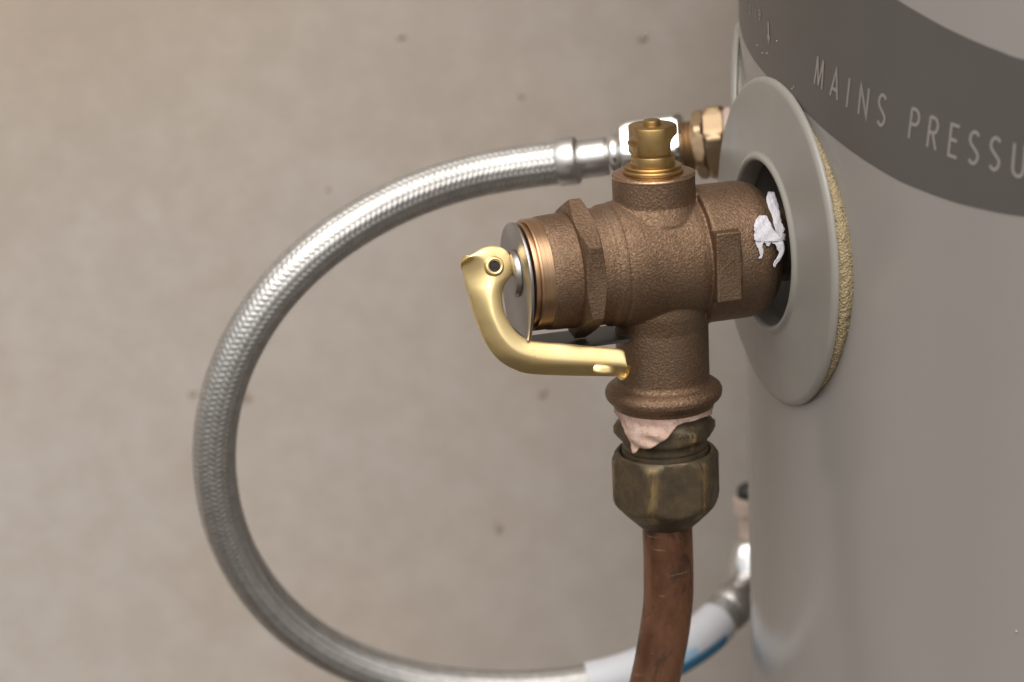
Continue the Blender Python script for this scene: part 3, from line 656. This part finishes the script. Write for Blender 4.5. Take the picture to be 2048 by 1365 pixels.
# ------------------------------------------------------------------ rear nipple and braided hose
dr = rad(6.5); AXF = RN * cos(dr) - np.array([0, 0, 1]) * sin(dr); AXF /= np.linalg.norm(AXF); RQ = RP + np.array([0, 0, .6])
_, fb, fc = frame(AXF); tc_ = np.array(CAMP) - RQ; tc_[2] = 0; tc_ /= np.linalg.norm(tc_); up45 = tc_ * cos(rad(38)) + np.array([0, 0, sin(rad(38))])
FLAT = math.atan2(up45 @ fc, up45 @ fb)                         # a flat turned up towards the light
nip = thing('brass_nipple', RQ + AXF * 4, 'brass hexagonal nipple joining the braided hose to the tank', 'pipe fitting')
link('gasket', lmesh([(-4, 9), (-4, 10.6), (4.2, 10.8), (5, 10.2), (5, 8)], RQ, AXF, 64), M_gasket.m, nip, 40)
link('hex_collar', lmesh([(4.8, 9), (5.2, 11.6), (6, 12.6), (10.2, 12.6), (11.2, 11.6), (11.4, 9.5)], RQ, AXF, 144, hexes=((-99, 99, 11.2),), ph=FLAT + rad(10)), M_pale.m, nip, 40)
link('locknut', lmesh([(11.4, 9.0), (11.8, 10.4), (12.4, 11.2), (14.4, 11.2), (15.2, 10.2), (15.4, 8)], RQ, AXF, 144, hexes=((-99, 99, 10.1),), ph=rad(40)), M_pale.m, nip, 40)
link('neck', lmesh([(-30, 8.2), (15, 8.2)] + [(15.5 + .6 * i, 8.3 - .6 * (i % 2)) for i in range(9)], RQ, AXF, 64), M_pale.m, nip, 60)

hose = thing('braided_hose', RQ + AXF * 30, 'silver braided flexible hose looping from the tank in front of the wall', 'hose')
link('swivel_nut', lmesh([(18.6, 8.0), (18.8, 10.2), (19.6, 11.6), (21, 12.3), (36, 12.3), (38.0, 11.6), (39.3, 9.5), (39.5, 6)], RQ, AXF, 192, hexes=((-99, 99, 11.0),), ph=FLAT), M_chrome.m, hose, 35)
link('tail_ring', lmesh([(39, 5.0), (39.6, 6.0), (40.4, 6.9), (42.4, 6.9), (43.4, 6.2), (44, 5.2), (45, 5)], RQ, AXF, 64), M_chrome.m, hose, 60)
link('crimp_ferrule', lmesh([(43.6, 5), (44, 6.0), (44.6, 6.25), (50.0, 6.25), (53.4, 6.3), (53.8, 6.7), (54.0, 7.5), (54.6, 7.85), (60.0, 7.9), (60.6, 7.6), (60.7, 6.6)], RQ, AXF, 96), M_ferrule.m, hose, 50)
E0 = RQ + AXF * 58
HP = [E0, E0 + AXF * 8, (-18.0, 104.3, 7.2), (-29.8, 104.6, 5.8), (-41.7, 103.7, 3.7), (-53.4, 102.2, 0.7), (-64.6, 100.6, -3.4), (-75.2, 99.4, -8.4), (-84.9, 98.7, -14.7), (-93.7, 98.7, -22.1), (-101.2, 99.4, -30.9), (-107.5, 100.9, -40.9), (-112.4, 102.9, -52.1), (-115.7, 105.5, -64.3), (-117.3, 108.3, -77.3), (-117.1, 111.2, -90.9), (-115.0, 114.1, -104.5), (-111.0, 116.7, -117.9), (-105.1, 118.9, -130.7), (-97.6, 120.6, -142.4), (-88.4, 121.7, -152.8), (-78.0, 122.1, -161.6), (-66.6, 121.9, -168.8), (-54.6, 120.9, -174.4), (-42.3, 119.3, -178.5), (-29.8, 117.2, -181.2), (-17.4, 114.7, -182.6), (-5.2, 112.1, -183.0), (7.1, 109.8, -182.5), (19.5, 108.3, -181.0), (32.2, 108.1, -178.5), (45.5, 110.2, -175.1), (58.9, 115.6, -170.9), (71.8, 125.6, -166.5)]
HC, _ = even(catmull(HP, 1500), 1.0)
for _ in range(120):                                             # relax into the even bend of a stiff hose
    HC[2:-2] = .5 * HC[2:-2] + .25 * (HC[1:-3] + HC[3:-1])
HC, ht = even(HC, .26)
na = 144; nst = 9; lead = 17.6; L_ = ht[:, None]; th = np.linspace(0, 2 * pi, na, endpoint=False)[None, :]
u = nst * th / (2 * pi) + L_ * nst / lead; v = nst * th / (2 * pi) - L_ * nst / lead
def pfl(x): f = np.abs(x - np.round(x)) * 2; return np.sqrt(np.clip(1 - (f / .98) ** 2.6, 0, 1))
A_ = .18
h1 = pfl(u) * .31 + A_ * np.cos(nst * th); h2 = pfl(v) * .31 - A_ * np.cos(nst * th)
hgt = np.maximum(h1, h2)
V, Fc = sweep(HC, 6.7 + hgt, na, (0, 0, 1))
link('braid', base_mesh(V, Fc), M_braid.m, hose, 180)
# printed sleeve near the far end
L0 = ht[-1] - 70; i0 = np.searchsorted(ht, L0); i1 = np.searchsorted(ht, ht[-1] - 14)
SC, st_ = even(HC[i0:i1], 1.2)
V, Fc = sweep(SC, 7.75, 64, (0, 0, 1)); slv = link('label_sleeve', base_mesh(V, Fc), M_label.m, hose, 180)
T, B, N = transport(SC, (0, 0, 1))
vdir = np.array(CAMP) - SC[len(SC) // 2]; vdir /= np.linalg.norm(vdir); k0 = len(SC) // 2
va = math.atan2(vdir @ N[k0], vdir @ B[k0])                      # angle on the sleeve that faces the photographer
sgn = 1 if (cos(va + rad(90)) * B[k0] + sin(va + rad(90)) * N[k0])[2] < 0 else -1
def patch(name, f0, f1, a0, a1, mt):
    a, b = int(f0 * len(SC)), int(f1 * len(SC)); q_ = SC[a:b]; th_ = np.linspace(va + sgn * rad(a0), va + sgn * rad(a1), 14)
    T_, B_, N_ = T[a:b], B[a:b], N[a:b]; V = q_[:, None, :] + 7.9 * (np.cos(th_)[None, :, None] * B_[:, None, :] + np.sin(th_)[None, :, None] * N_[:, None, :])
    link(name, base_mesh(V.reshape(-1, 3), grid_faces(len(q_), 14, False)), mt.m, slv, 180)
patch('blue_stripe', .38, .93, 34, 104, M_blue)
patch('pale_blue_mark', .50, .72, 8, 34, M_blue2)
# second end: ferrule, nut
dE = HC[-1] - HC[-6]; dE /= np.linalg.norm(dE)
link('crimp_ferrule', lmesh([(-8, 7.6), (-7.6, 7.9), (0, 7.9), (.6, 7.4), (1, 6.4), (9, 6.3), (10, 5.5)], HC[-1], dE, 64), M_ferrule.m, hose, 50)

# inlet fitting behind the tank's edge
inl = thing('inlet_elbow', (80.9, 136.1, -166), 'blurred copper and silver inlet fitting with black cap peeking out behind the tank', 'pipe fitting')
link('swivel_nut', lmesh([(0, 5), (.6, 8.2), (2, 9.2), (10, 9.2), (12, 8), (12, 5)], (80.6, 135.5, -163.5), (.3, .25, .92), 96, hexes=((-99, 99, 8.2),), ph=.4), M_chrome.m, inl, 40)
link('ring', lmesh([(0, 4), (.4, 6.3), (3.4, 6.3), (4, 4)], (83.2, 138.4, -152.6), (.05, .1, 1), 64), M_chrome.m, inl, 40)
link('copper_stub', lmesh([(0, 5.5), (10, 5.5), (11, 6.8), (16, 6.8), (16, 4)], (85.0, 140.6, -150.0), (-.06, 0, 1), 64), M_gasket.m, inl, 40)
link('black_cap', lmesh([(0, 2), (.4, 4.6), (2, 5.2), (8.2, 5.0), (9.6, 3.6), (9.8, .5)], (84.8, 143.2, -139.5), (-.02, 0, 1), 48), M_black.m, inl, 40)

for o in bpy.data.objects:
    if '_o' in o: del o['_o']
